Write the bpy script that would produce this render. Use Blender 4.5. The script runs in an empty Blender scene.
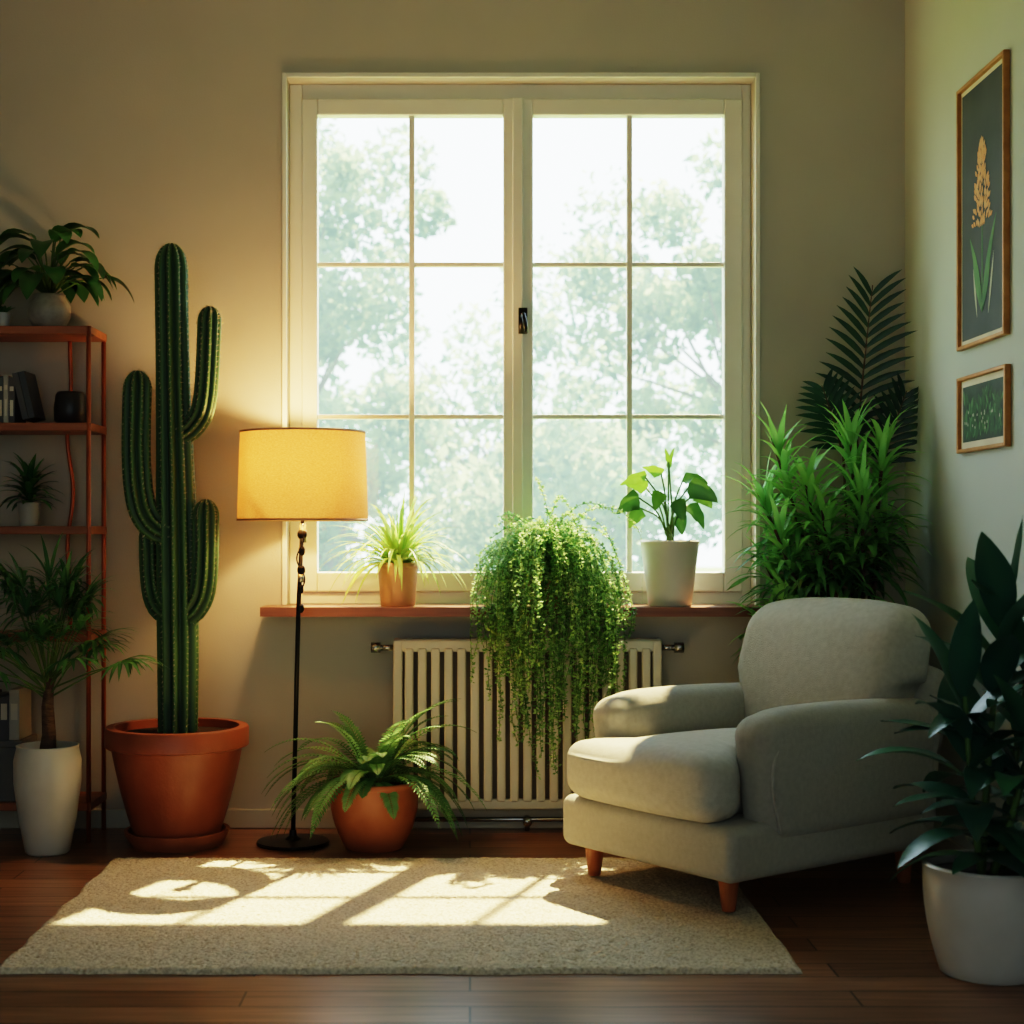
import bpy, math, random
import numpy as np
from mathutils import Vector, Matrix, noise
rnd = random.Random(7)
D=6.0; F=1560.0; CX=470.0; CY=530.0; CZ=1.146
def P(px,py,d):
    return ((px-CX)*d/F, CZ-(py-CY)*d/F)

# ---------------- materials ----------------
def new_mat(name):
    m=bpy.data.materials.new(name); m.use_nodes=True
    nt=m.node_tree; nt.nodes.clear()
    out=nt.nodes.new('ShaderNodeOutputMaterial')
    return m,nt,out
def c4(c): return (c[0],c[1],c[2],1)
def mat(name,col,rough=.6,metal=0,col2=None,nscale=8,bump=0,bscale=200,spec=.5,emis=None,estr=0,coat=0,sheen=0,stretch=None):
    m,nt,out=new_mat(name)
    b=nt.nodes.new('ShaderNodeBsdfPrincipled')
    b.inputs['Roughness'].default_value=rough; b.inputs['Metallic'].default_value=metal
    b.inputs['Specular IOR Level'].default_value=spec
    b.inputs['Coat Weight'].default_value=coat
    b.inputs['Sheen Weight'].default_value=sheen
    tc=nt.nodes.new('ShaderNodeTexCoord')
    vec=tc.outputs['Object']
    if stretch:
        mp=nt.nodes.new('ShaderNodeMapping'); mp.inputs['Scale'].default_value=stretch
        nt.links.new(vec,mp.inputs['Vector']); vec=mp.outputs['Vector']
    n=nt.nodes.new('ShaderNodeTexNoise'); n.inputs['Scale'].default_value=nscale; n.inputs['Detail'].default_value=5
    nt.links.new(vec,n.inputs['Vector'])
    if col2 is None: col2=tuple(x*.82 for x in col)
    r=nt.nodes.new('ShaderNodeValToRGB'); r.color_ramp.elements[0].position=.3; r.color_ramp.elements[1].position=.7
    r.color_ramp.elements[0].color=c4(col2); r.color_ramp.elements[1].color=c4(col)
    nt.links.new(n.outputs['Fac'],r.inputs['Fac']); nt.links.new(r.outputs['Color'],b.inputs['Base Color'])
    if bump:
        n2=nt.nodes.new('ShaderNodeTexNoise'); n2.inputs['Scale'].default_value=bscale; n2.inputs['Detail'].default_value=3
        nt.links.new(vec,n2.inputs['Vector'])
        bp=nt.nodes.new('ShaderNodeBump'); bp.inputs['Strength'].default_value=bump; bp.inputs['Distance'].default_value=.01
        nt.links.new(n2.outputs['Fac'],bp.inputs['Height']); nt.links.new(bp.outputs['Normal'],b.inputs['Normal'])
    if emis:
        b.inputs['Emission Color'].default_value=c4(emis); b.inputs['Emission Strength'].default_value=estr
    nt.links.new(b.outputs['BSDF'],out.inputs['Surface'])
    return m
def leafmat(name,ca,cb,rough=.4,trans=.25,tcol=None,emis=0):
    m,nt,out=new_mat(name)
    at=nt.nodes.new('ShaderNodeAttribute'); at.attribute_name='tint'
    r=nt.nodes.new('ShaderNodeValToRGB')
    r.color_ramp.elements[0].color=c4(ca); r.color_ramp.elements[1].color=c4(cb)
    nt.links.new(at.outputs['Fac'],r.inputs['Fac'])
    b=nt.nodes.new('ShaderNodeBsdfPrincipled'); b.inputs['Roughness'].default_value=rough
    nt.links.new(r.outputs['Color'],b.inputs['Base Color'])
    t=nt.nodes.new('ShaderNodeBsdfTranslucent')
    hs=nt.nodes.new('ShaderNodeHueSaturation'); hs.inputs['Value'].default_value=1.6; hs.inputs['Hue'].default_value=.488
    nt.links.new(r.outputs['Color'],hs.inputs['Color']); nt.links.new(hs.outputs['Color'],t.inputs['Color'])
    mx=nt.nodes.new('ShaderNodeMixShader'); mx.inputs[0].default_value=trans
    nt.links.new(b.outputs[0],mx.inputs[1]); nt.links.new(t.outputs[0],mx.inputs[2])
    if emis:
        e=nt.nodes.new('ShaderNodeEmission'); e.inputs[0].default_value=(.78,.92,.95,1); e.inputs[1].default_value=emis  # pale emission over the leaf colour, imitating distance haze
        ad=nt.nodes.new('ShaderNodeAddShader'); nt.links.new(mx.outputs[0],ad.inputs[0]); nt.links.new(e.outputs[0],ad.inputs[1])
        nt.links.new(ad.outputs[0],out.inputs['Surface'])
    else: nt.links.new(mx.outputs[0],out.inputs['Surface'])
    return m

M_wall=mat('wall_paint',(.475,.455,.388),.85,col2=(.45,.43,.365),nscale=3,bump=.08,bscale=150)
M_wallr=mat('wall_paint_side',(.46,.51,.47),.85,col2=(.44,.49,.45),nscale=3,bump=.08,bscale=150)
M_ceil=mat('ceiling_paint',(.5,.5,.47),.9)
M_trim=mat('trim_paint',(.50,.475,.38),.5,col2=(.48,.455,.365))
M_win=mat('window_paint',(.72,.73,.64),.4,col2=(.69,.70,.61))
M_terra=mat('terracotta',(.33,.10,.048),.42,col2=(.25,.068,.032),nscale=6,bump=.1,bscale=60)
M_terra2=mat('terracotta_warm',(.42,.145,.065),.5,col2=(.32,.10,.045),nscale=9,bump=.1,bscale=60)
M_tan=mat('tan_clay',(.48,.27,.16),.6,col2=(.40,.22,.13),bump=.1,bscale=80)
M_white=mat('white_ceramic',(.60,.59,.54),.35,col2=(.53,.52,.47))
M_grey=mat('grey_ceramic',(.42,.42,.38),.45)
M_soil=mat('soil',(.035,.022,.014),.95,bump=.8,bscale=60)
M_black=mat('black_metal',(.012,.012,.013),.35,metal=.6)
M_dark=mat('dark_ceramic',(.02,.02,.024),.35)
M_copper=mat('copper_metal',(.45,.13,.055),.35,metal=.5,col2=(.33,.09,.04))
M_shelf=mat('shelf_wood',(.36,.13,.055),.45,col2=(.24,.08,.032),nscale=4,stretch=(1,12,12))
M_sill=mat('sill_wood',(.26,.11,.055),.35,col2=(.15,.055,.028),nscale=3,stretch=(1,14,14))
M_leg=mat('leg_wood',(.42,.15,.06),.35,col2=(.3,.09,.035),nscale=6,stretch=(8,8,1))
M_fab=mat('armchair_fabric',(.44,.42,.355),.95,col2=(.39,.37,.31),nscale=60,bump=.45,bscale=420,spec=.15,sheen=.2)
M_fab2=mat('cushion_fabric',(.53,.51,.44),.95,col2=(.45,.43,.365),nscale=50,bump=.5,bscale=380,spec=.15,sheen=.2)
M_rad=mat('radiator_enamel',(.62,.60,.49),.4,col2=(.6,.58,.47))
M_raddark=mat('radiator_core',(.20,.17,.12),.6)
M_gold=mat('gilt_wood',(.50,.24,.08),.4,metal=.3,col2=(.35,.16,.05),nscale=20)
M_matb=mat('mat_board',(.66,.60,.45),.8)
M_art=mat('art_slate',(.045,.055,.06),.7,col2=(.03,.04,.042),nscale=6)
M_art2=mat('art_forest',(.03,.06,.035),.7,col2=(.015,.03,.02),nscale=20)
M_chrome=mat('chrome',(.5,.5,.48),.25,metal=.9)
M_bark=mat('trunk_bark',(.16,.10,.06),.9,col2=(.07,.04,.025),nscale=25,bump=.7,bscale=60,stretch=(1,1,4))
M_stem=mat('green_stem',(.10,.20,.05),.5)
M_bulb=mat('bulb_glass',(1,.8,.5),.4,emis=(1,.6,.25),estr=12)

# ---------------- mesh builder ----------------
class MB:
    def __init__(s): s.v=[]; s.f=[]; s.m=[]; s.t=[]
    def add(s,vs,fs,mi=0,t=0.5):
        o=len(s.v); s.v+= [tuple(x) for x in vs]; s.t+=[t]*len(vs) if not isinstance(t,list) else t
        s.f+=[tuple(i+o for i in f) for f in fs]; s.m+=[mi]*len(fs)
    def box(s,x0,x1,y0,y1,z0,z1,mi=0,t=.5):
        vs=[(x,y,z) for x in(x0,x1) for y in(y0,y1) for z in(z0,z1)]
        s.add(vs,[(0,1,3,2),(4,6,7,5),(0,4,5,1),(2,3,7,6),(0,2,6,4),(1,5,7,3)],mi,t)
    def lathe(s,prof,n=48,mi=0,c=(0,0,0),t=.5,wob=0):
        vs=[];fs=[]
        for (r,z) in prof:
            for i in range(n):
                a=2*math.pi*i/n; rr=r*(1+wob*math.sin(3*a+z*9))
                vs.append((c[0]+rr*math.cos(a),c[1]+rr*math.sin(a),c[2]+z))
        for j in range(len(prof)-1):
            for i in range(n):
                k=(i+1)%n
                fs.append((j*n+i,j*n+k,(j+1)*n+k,(j+1)*n+i))
        s.add(vs,fs,mi,t)
    def tube(s,pts,rad,n=8,mi=0,t=.5):
        pts=[Vector(p) for p in pts]; N=len(pts)
        if not isinstance(rad,(list,tuple)): rad=[rad]*N
        d0=(pts[1]-pts[0]).normalized(); a=Vector((0,1,0)) if abs(d0.y)<.9 else Vector((1,0,0))
        u=(a-d0*a.dot(d0)).normalized(); vs=[];fs=[]
        for i,p in enumerate(pts):
            d=(pts[min(i+1,N-1)]-pts[max(i-1,0)]).normalized()
            u=(u-d*u.dot(d)).normalized(); w=d.cross(u)
            for k in range(n):
                an=2*math.pi*k/n; vs.append(p+(u*math.cos(an)+w*math.sin(an))*rad[i])
        for i in range(N-1):
            for k in range(n):
                q=(k+1)%n; fs.append((i*n+k,i*n+q,(i+1)*n+q,(i+1)*n+k))
        fs.append(tuple(range(n))[::-1]); fs.append(tuple((N-1)*n+k for k in range(n)))
        s.add(vs,fs,mi,t)
    def leaf(s,p,d,L,W,droop=1.0,seg=6,fold=.25,prof='lance',mi=0,t=.5,side=None,wave=0):
        p=Vector(p); d=Vector(d).normalized()
        if side is None:
            side=d.cross(Vector((0,0,1)))
            if side.length<.15: side=Vector((rnd.uniform(-1,1),rnd.uniform(-1,1),0))
        side=Vector(side); vs=[];fs=[]; tt=[]
        st=L/seg
        for i in range(seg+1):
            x=i/seg
            side=(side-d*side.dot(d)).normalized(); nrm=side.cross(d)
            w=W*.5*PROF[prof](x)
            ww=wave*math.sin(x*14)*W
            vs+= [p-side*w+nrm*(fold*w+ww), p, p+side*w+nrm*(fold*w-ww)]
            tt+=[t,min(1,t+.18),t]
            p=p+d*st; d=(d+Vector((0,0,-1))*droop*st/L*1.0).normalized()
        for i in range(seg):
            a=i*3; fs+=[(a,a+1,a+4,a+3),(a+1,a+2,a+5,a+4)]
        s.add(vs,fs,mi,tt)
    def frond(s,p,d,L,droop,n,lL,lW,ang=60,ldroop=.5,side=None,mi=0,mst=0,t=.5,stem=.15,rad=.003,shape=None,seg=3,prof='lance'):
        p=Vector(p); d=Vector(d).normalized()
        if side is None:
            side=d.cross(Vector((0,0,1)))
            if side.length<.15: side=Vector((rnd.uniform(-1,1),rnd.uniform(-1,1),0))
        side=Vector(side); pts=[p.copy()]; st=L/n
        for i in range(n+1):
            x=i/n; side=(side-d*side.dot(d)).normalized(); nrm=side.cross(d)
            if x>=stem:
                y=(x-stem)/(1-stem)
                k=(shape(y) if shape else max(.12,math.sin(math.pi*(.12+.88*y))**.6))
                a=math.radians(ang*(1-.45*y))
                for sg in(-1,1):
                    dd=d*math.cos(a)+side*sg*math.sin(a)+nrm*.15
                    s.leaf(p,dd,lL*k*rnd.uniform(.9,1.1),lW*(.5+.5*k),ldroop,seg,.2,prof,mi,max(0,min(1,t+rnd.uniform(-.12,.12))),side=d*(-sg)*1.0)
            p=p+d*st; d=(d+Vector((0,0,-1))*droop/n).normalized(); pts.append(p.copy())
        s.tube(pts,[rad*(1-.7*i/len(pts)) for i in range(len(pts))],5,mst,t)
    def obj(s,name,mats,parent=None,smooth=True,loc=(0,0,0),clamp=None,rot=None):
        v=s.v if clamp is None else [clamp(*q) for q in s.v]
        me=bpy.data.meshes.new(name); me.from_pydata([tuple(q) for q in v],[],s.f)
        if not isinstance(mats,(list,tuple)): mats=[mats]
        for m in mats: me.materials.append(m)
        me.polygons.foreach_set('material_index',s.m)
        at=me.attributes.new('tint','FLOAT','POINT'); at.data.foreach_set('value',[float(x) for x in s.t])
        if smooth: me.polygons.foreach_set('use_smooth',[True]*len(me.polygons))
        me.update()
        o=bpy.data.objects.new(name,me); bpy.context.scene.collection.objects.link(o)
        o.location=loc
        if rot: o.rotation_euler=rot
        if parent: o.parent=parent
        return o
PROF={
 'lance':lambda t: max(.03,math.sin(math.pi*min(1,(.08+.92*t)))**.75*(1.15-.35*t)) if t<1 else .02,
 'strap':lambda t: min(1,.45+t*4)*max(.02,(1-t**2.2)),
 'oval':lambda t: max(.03,math.sin(math.pi*(.04+.96*t**.85))**.62) if t<1 else .02,
 'pointed':lambda t: max(.03,math.sin(math.pi*(.05+.95*t**.9))**.85) if t<1 else .02,
 'heart':lambda t: max(.02,(1-t**1.7)**.8*(1 if t>.12 else .72)) if t>0 else .35,
}
def empty(name,loc,rz=0):
    e=bpy.data.objects.new(name,None); e.empty_display_size=.1
    bpy.context.scene.collection.objects.link(e); e.location=loc; e.rotation_euler=(0,0,rz); return e
def bevel(o,w=.004,seg=2):
    b=o.modifiers.new('bevel','BEVEL'); b.width=w; b.segments=seg; b.limit_method='ANGLE'; return o
def flat(o):
    o.data.polygons.foreach_set('use_smooth',[False]*len(o.data.polygons)); return o
def catmull(pts,n=8):
    pts=[Vector(p) for p in pts]; q=[pts[0]*2-pts[1]]+pts+[pts[-1]*2-pts[-2]]; out=[]
    for i in range(1,len(q)-2):
        for k in range(n):
            t=k/n; a,b,c,d=q[i-1:i+3]
            out.append(.5*((2*b)+(c-a)*t+(2*a-5*b+4*c-d)*t*t+(3*b-a-3*c+d)*t**3))
    out.append(pts[-1]); return out
def rbox(name,size,mat_,parent,loc=(0,0,0),r=.05,puff=(0,0,0),deform=None,rot=None,nc=5,ni=10):
    h=[x/2 for x in size]; ax=[]
    for a in range(3):
        rr=min(r,h[a]*.98)
        c=[-h[a]+rr*k/nc for k in range(nc)]; inn=h[a]-rr
        mid=[-inn+2*inn*k/ni for k in range(ni+1)]
        ax.append(c+mid+[-x for x in c[::-1]])
    n=len(ax[0]); vid={}; vs=[]; fs=[]
    def gv(i,j,k):
        key=(i,j,k)
        if key in vid: return vid[key]
        q=Vector((ax[0][i],ax[1][j],ax[2][k])); inner=[h[a]-min(r,h[a]*.98) for a in range(3)]
        c=Vector([max(-inner[a],min(inner[a],q[a])) for a in range(3)])
        dd=q-c
        if dd.length>1e-9: q=c+dd.normalized()*r
        u=[q[a]/h[a] for a in range(3)]
        b=lambda x:max(0,1-x*x)
        q=Vector((q.x+puff[0]*u[0]*b(u[1])*b(u[2]),q.y+puff[1]*u[1]*b(u[0])*b(u[2]),q.z+puff[2]*u[2]*b(u[0])*b(u[1])))
        if deform: q=Vector(deform(q.x,q.y,q.z))
        vid[key]=len(vs); vs.append(q); return vid[key]
    N=n-1
    for i in range(N):
        for j in range(N):
            fs.append((gv(i,j,0),gv(i,j+1,0),gv(i+1,j+1,0),gv(i+1,j,0)))
            fs.append((gv(i,j,N),gv(i+1,j,N),gv(i+1,j+1,N),gv(i,j+1,N)))
            fs.append((gv(i,0,j),gv(i+1,0,j),gv(i+1,0,j+1),gv(i,0,j+1)))
            fs.append((gv(i,N,j),gv(i,N,j+1),gv(i+1,N,j+1),gv(i+1,N,j)))
            fs.append((gv(0,i,j),gv(0,i,j+1),gv(0,i+1,j+1),gv(0,i+1,j)))
            fs.append((gv(N,i,j),gv(N,i+1,j),gv(N,i+1,j+1),gv(N,i,j+1)))
    b=MB(); b.add(vs,fs); return b.obj(name,mat_,parent,True,loc,rot=rot)
def pot(parent,rb,rt,h,m,rim=.0,rimh=.03,th=.012,soil=True,saucer=None,bulge=0,name='pot',z0=0):
    b=MB(); pr=[(0,0),(rb*.96,0),(rb,.004)]
    hh=h-rimh if rim else h
    for k in range(1,9):
        t=k/8; pr.append((rb+(rt-rb)*t+bulge*math.sin(math.pi*t),.004+(hh-.004)*t))
    if rim: pr+=[(rt+rim*.7,hh+.001),(rt+rim,hh+.006),(rt+rim,h-.006),(rt+rim-.005,h)]
    else: pr+=[(rt-.003,h+.003)]
    pr+=[(rt-th,h),(rt-th-.003,h-.035),(0,h-.035)]
    b.lathe([(r,z+z0) for r,z in pr]); o=b.obj(name,m,parent)
    es=o.modifiers.new('e','EDGE_SPLIT'); es.split_angle=math.radians(40)
    s=MB(); s.lathe([(rt-th-.002,h-.03),(rt*.6,h-.024),(0,h-.02)],32,c=(0,0,z0)); s.obj('soil',M_soil,parent)
    return o

# ---------------- room ----------------
XL,XR=-2.6,1.673; H=3.3; YF=-7.2
WX0,WX1,WZ0,WZ1=-.704,1.096,.857,2.885; T=.18
b=MB()
b.box(XL-.15,WX0,0,T,0,H); b.box(WX1,XR+.15,0,T,0,H); b.box(WX0,WX1,0,T,0,WZ0-.035); b.box(WX0,WX1,0,T,WZ1,H)
flat(b.obj('wall_back',M_wall))
b=MB(); b.box(XR,XR+.15,YF,0,0,H); flat(b.obj('wall_right',M_wallr))
b=MB(); b.box(XL-.15,XL,YF,0,0,H); flat(b.obj('wall_left',M_wall))
b=MB(); b.box(XL-.15,XR+.15,YF,T,H,H+.1); flat(b.obj('ceiling',M_ceil))
# floor
m,nt,out=new_mat('floor_planks')
tc=nt.nodes.new('ShaderNodeTexCoord'); br=nt.nodes.new('ShaderNodeTexBrick')
br.inputs['Scale'].default_value=1; br.inputs['Brick Width'].default_value=1.5; br.inputs['Row Height'].default_value=.125
br.inputs['Mortar Size'].default_value=.003; br.inputs['Mortar Smooth'].default_value=.1; br.offset=.37
br.inputs['Color1'].default_value=(.34,.18,.10,1); br.inputs['Color2'].default_value=(.20,.098,.054,1); br.inputs['Mortar'].default_value=(.02,.01,.006,1)
nt.links.new(tc.outputs['Object'],br.inputs['Vector'])
mp=nt.nodes.new('ShaderNodeMapping'); mp.inputs['Scale'].default_value=(1.3,22,1); nt.links.new(tc.outputs['Object'],mp.inputs['Vector'])
ns=nt.nodes.new('ShaderNodeTexNoise'); ns.inputs['Scale'].default_value=2.5; ns.inputs['Detail'].default_value=8; nt.links.new(mp.outputs[0],ns.inputs['Vector'])
rp=nt.nodes.new('ShaderNodeValToRGB'); rp.color_ramp.elements[0].position=.3; rp.color_ramp.elements[1].position=.7
rp.color_ramp.elements[0].color=(.5,.5,.5,1); rp.color_ramp.elements[1].color=(1.15,1.15,1.15,1); nt.links.new(ns.outputs[0],rp.inputs[0])
mx=nt.nodes.new('ShaderNodeMix'); mx.data_type='RGBA'; mx.blend_type='MULTIPLY'; mx.inputs[0].default_value=1
nt.links.new(br.outputs['Color'],mx.inputs[6]); nt.links.new(rp.outputs[0],mx.inputs[7])
pb=nt.nodes.new('ShaderNodeBsdfPrincipled'); pb.inputs['Roughness'].default_value=.28; nt.links.new(mx.outputs[2],pb.inputs['Base Color'])
bp=nt.nodes.new('ShaderNodeBump'); bp.inputs['Strength'].default_value=.25; bp.inputs['Distance'].default_value=.004; bp.invert=True
nt.links.new(br.outputs['Fac'],bp.inputs['Height']); nt.links.new(bp.outputs[0],pb.inputs['Normal']); nt.links.new(pb.outputs[0],out.inputs[0])
b=MB(); b.box(XL-.15,XR+.15,YF,T,-.1,0); flat(b.obj('floor',m))
b=MB(); b.box(XL,XR,-.016,0,0,.075); bevel(flat(b.obj('baseboard_back',M_trim)),.005)
b=MB(); b.box(XR-.016,XR,YF,-.016,0,.075); bevel(flat(b.obj('baseboard_right',M_trim)),.005)
b=MB(); b.box(XL,XL+.016,YF,-.016,0,.075); bevel(flat(b.obj('baseboard_left',M_trim)),.005)

# window
W=empty('window_1',(0.2,.1,WZ0))
def wbox(name,parts,m=M_win,bv=.004):
    b=MB()
    for q in parts: b.box(q[0]-.2,q[1]-.2,q[2]-.1,q[3]-.1,q[4]-WZ0,q[5]-WZ0)
    o=flat(b.obj(name,m,W)); 
    if bv: bevel(o,bv)
    return o
fx0,fx1,fz0,fz1=WX0,WX1,WZ0,WZ1
wbox('frame',[(fx0,-.655,.085,.17,fz0,fz1),(1.06,fx1,.085,.17,fz0,fz1),(-.655,1.06,.085,.17,2.825,fz1),(-.655,1.06,.085,.17,fz0,.905)])
def sash(name,x0,x1,g0,g1,gm):
    z0,z1=.905,2.825; gz0,gz1=.982,2.761
    wbox(name,[(x0,g0,.07,.13,z0,z1),(g1,x1,.07,.13,z0,z1),(g0,g1,.07,.13,gz1,z1),(g0,g1,.07,.13,z0,gz0)],bv=.006)
    mw=.011
    wbox(name+'_muntins',[(gm-mw,gm+mw,.08,.115,gz0,gz1)]+[(g0,g1,.085,.113,z-mw*.8,z+mw*.8) for z in (2.182,1.588)],bv=.003)
    b=MB(); b.box(g0-.2,g1-.2,-.003,.0,gz0-WZ0,gz1-WZ0); return flat(b.obj(name+'_glass',M_glass,W))
M_glass,nt,out=new_mat('window_glass')
tr=nt.nodes.new('ShaderNodeBsdfTransparent'); gl=nt.nodes.new('ShaderNodeBsdfGlossy'); gl.inputs['Roughness'].default_value=.02
mx=nt.nodes.new('ShaderNodeMixShader'); mx.inputs[0].default_value=.04; tr.inputs[0].default_value=(.98,1,.99,1)
nt.links.new(tr.outputs[0],mx.inputs[1]); nt.links.new(gl.outputs[0],mx.inputs[2]); nt.links.new(mx.outputs[0],out.inputs[0])
sash('sash_1',-.655,.183,-.594,.129,-.227); sash('sash_2',.187,1.06,.246,.989,.622)
wbox('astragal',[(.165,.205,.055,.07,.905,2.825)])
b=MB(); b.box(-.012,.022,-.058,-.044,1.05,1.15); b.tube([(.004,-.058,1.12),(.004,-.085,1.12)],.009,10); b.tube([(.004,-.085,1.125),(.012,-.087,1.09),(.016,-.086,1.05)],.009,10); b.obj('handle',M_black,W)
b=MB()
tw=.018
for q in [(WX0-tw,WX0,WZ0,WZ1+tw),(WX1,WX1+tw,WZ0,WZ1+tw)]: b.box(q[0],q[1],-.012,.0,q[2],q[3])
b.box(WX0,WX1,-.012,0,WZ1,WZ1+tw)
bevel(flat(b.obj('trim_1',M_win)),.003)
b=MB(); b.box(WX0,WX1,-.17,.085,WZ0-.035,WZ0); b.box(-.785,WX0,-.17,-.0,WZ0-.035,WZ0); b.box(WX1,1.17,-.17,-.0,WZ0-.035,WZ0)
flat(b.obj('window_sill',M_sill))

# radiator
R=empty('radiator',(.2175,-.062,.09)); b=MB()
x0,x1=-.5075,.5075; hh=.64
b.box(x0,x1,-.05,-.03+.0,hh-.045,hh); b.box(x0,x1,-.045,.02,hh-.02,hh+.004)
b.box(x0,x1,-.05,-.03,0,.04); b.box(x0,x0+.035,-.052,.03,0,hh); b.box(x1-.035,x1,-.052,.03,0,hh)
n=19
for i in range(n):
    xc=x0+.035+(i+.5)*(x1-x0-.07)/n
    b.box(xc-.0165,xc+.0165,-.058,-.03,.03,hh-.03)
bevel(flat(b.obj('fins',M_rad,R)),.007,3)
b=MB(); b.box(x0+.03,x1-.03,-.012,.02,.02,hh-.03); b.box(x0+.1,x0+.14,.02,.058,.1,hh-.1); b.box(x1-.14,x1-.1,.02,.058,.1,hh-.1); flat(b.obj('core',M_raddark,R))
b=MB()
for sg,xx in((-1,x0),(1,x1)):
    b.tube([(xx,-.02,hh-.03),(xx+sg*.05,-.02,hh-.03)],.011,12); b.tube([(xx+sg*.05,-.02,hh-.03),(xx+sg*.085,-.02,hh-.03)],.02,14)
    b.tube([(xx+sg*.065,-.02,hh-.03),(xx+sg*.065,.058,hh-.03)],.009,10)
b.tube([(x0+.03,-.0,-.045),(x1-.02,-.0,-.045)],.009,10); b.tube([(x0+.03,0,-.045),(x0+.03,0,.02)],.009,10); b.tube([(x1-.02,0,-.045),(x1-.02,0,.02)],.009,10)
b.tube([(0,0,-.045),(0,.0,-.088)],.009,10); b.tube([(0,-.035,-.05),(0,.02,-.05)],.018,12)
b.obj('valves',M_chrome,R)

# ---------------- rug ----------------
m,nt,out=new_mat('rug_wool')
tc=nt.nodes.new('ShaderNodeTexCoord'); n1=nt.nodes.new('ShaderNodeTexNoise'); n1.inputs['Scale'].default_value=110; n1.inputs['Detail'].default_value=6
nt.links.new(tc.outputs['Object'],n1.inputs[0]); rp=nt.nodes.new('ShaderNodeValToRGB'); rp.color_ramp.elements[0].position=.30; rp.color_ramp.elements[1].position=.60
rp.color_ramp.elements[0].color=(.41,.355,.265,1); rp.color_ramp.elements[1].color=(.66,.59,.465,1)
nt.links.new(n1.outputs[0],rp.inputs[0]); pb=nt.nodes.new('ShaderNodeBsdfPrincipled'); pb.inputs['Roughness'].default_value=1; pb.inputs['Specular IOR Level'].default_value=.1
nt.links.new(rp.outputs[0],pb.inputs['Base Color']); bp=nt.nodes.new('ShaderNodeBump'); bp.inputs['Strength'].default_value=.6; bp.inputs['Distance'].default_value=.008
nt.links.new(n1.outputs[0],bp.inputs['Height']); nt.links.new(bp.outputs[0],pb.inputs['Normal']); nt.links.new(pb.outputs[0],out.inputs[0])
RX0,RX1,RY0,RY1=-1.23,.86,-1.98,-.61
nx,ny=360,240; vs=[];fs=[]
rr=random.Random(3)
for j in range(ny+1):
    for i in range(nx+1):
        u=i/nx; v=j/ny; ed=min(i,nx-i,j,ny-j)
        z=.015+rr.uniform(-.003,.003) if ed>0 else .001
        if ed==1: z=.011
        jx=rr.uniform(-.0025,.0025)+(.012*noise.noise((u*9,v*9,0)));jy=rr.uniform(-.0025,.0025)+(.012*noise.noise((u*9,v*9,5)))
        vs.append((RX0+(RX1-RX0)*u+jx,RY0+(RY1-RY0)*v+jy,z))
for j in range(ny):
    for i in range(nx):
        a=j*(nx+1)+i; fs.append((a,a+1,a+nx+2,a+nx+1))
b=MB(); b.add(vs,fs); b.obj('rug',m)

# ---------------- armchair ----------------
A=empty('armchair',(.85,-.955,0),math.radians(-53.4))
rbox('base',(.77,.96,.165),M_fab,A,(0,.07,.20),r=.035)
def seatdef(x,y,z):
    if y<-.20: x=x*(1+.30*min(1,(-.20-y)/.06))
    return (x,y,z+.012*math.sin(x*9)*(z>.05))
rbox('seat_cushion',(.52,.79,.19),M_fab2,A,(0,-.055,.380),r=.06,puff=(.0,.015,.03),deform=seatdef,ni=14)
def armdef(x,y,z):
    t=max(0,(-y-.22)/.18)
    if z>0: z=z-.03*t*t*(z/.2)
    return (x,y-.03*(z/.2)*(y<-.2),z+.008*math.sin((y+.4)*5)*(z>0))
for sg,nm in((-1,'arm_left'),(1,'arm_right')):
    rbox(nm,(.145,.82,.40),M_fab,A,(sg*.322,.14,.405),r=.062,deform=armdef,puff=(.01,0,0))
def backdef(x,y,z):
    t=(z+.27)/.54
    return (x*(1-.06*max(0,t-.55)),y+.10*t*t,z-(.04*(abs(x)/.38)**3 if z>0 else 0))
rbox('backrest_frame',(.79,.12,.56),M_fab,A,(0,.50,.44),r=.058,deform=backdef)
rbox('back_cushion',(.73,.22,.51),M_fab2,A,(0,.405,.65),r=.085,puff=(0,.03,.008),deform=lambda x,y,z:(x*(.74+.26*min(1,max(0,(z+.18)/.22)))*(1-.04*max(0,z/.25)),y+.12*((z+.26)/.52)**1.3 if z>-.26 else y,z-(.028*(abs(x)/.34)**3 if z>0 else 0)))
for k,(sx,sy,gz) in enumerate([(-.30,-.33,.021),(.30,-.33,.021),(-.31,.47,0),(.31,.47,0)]):
    b=MB(); b.lathe([(0,gz),(.019,gz),(.021,gz+.003),(.033,.125),(0,.13)],20,c=(sx,sy,0)); o=b.obj('leg_%d'%(k+1),M_leg,A); o.modifiers.new('e','EDGE_SPLIT')
b=MB()
for sg in(-1,1):
    xs=sg*(.322+.0725+.004)
    b.tube(catmull([(xs*.985,-.21,.25),(xs*.99,-.245,.4),(xs*.985,-.21,.505),(xs*.98,-.08,.548),(xs*.98,.2,.555),(xs*.98,.48,.55)],6),.0045,6)
b.obj('piping',M_fab2,A)

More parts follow.
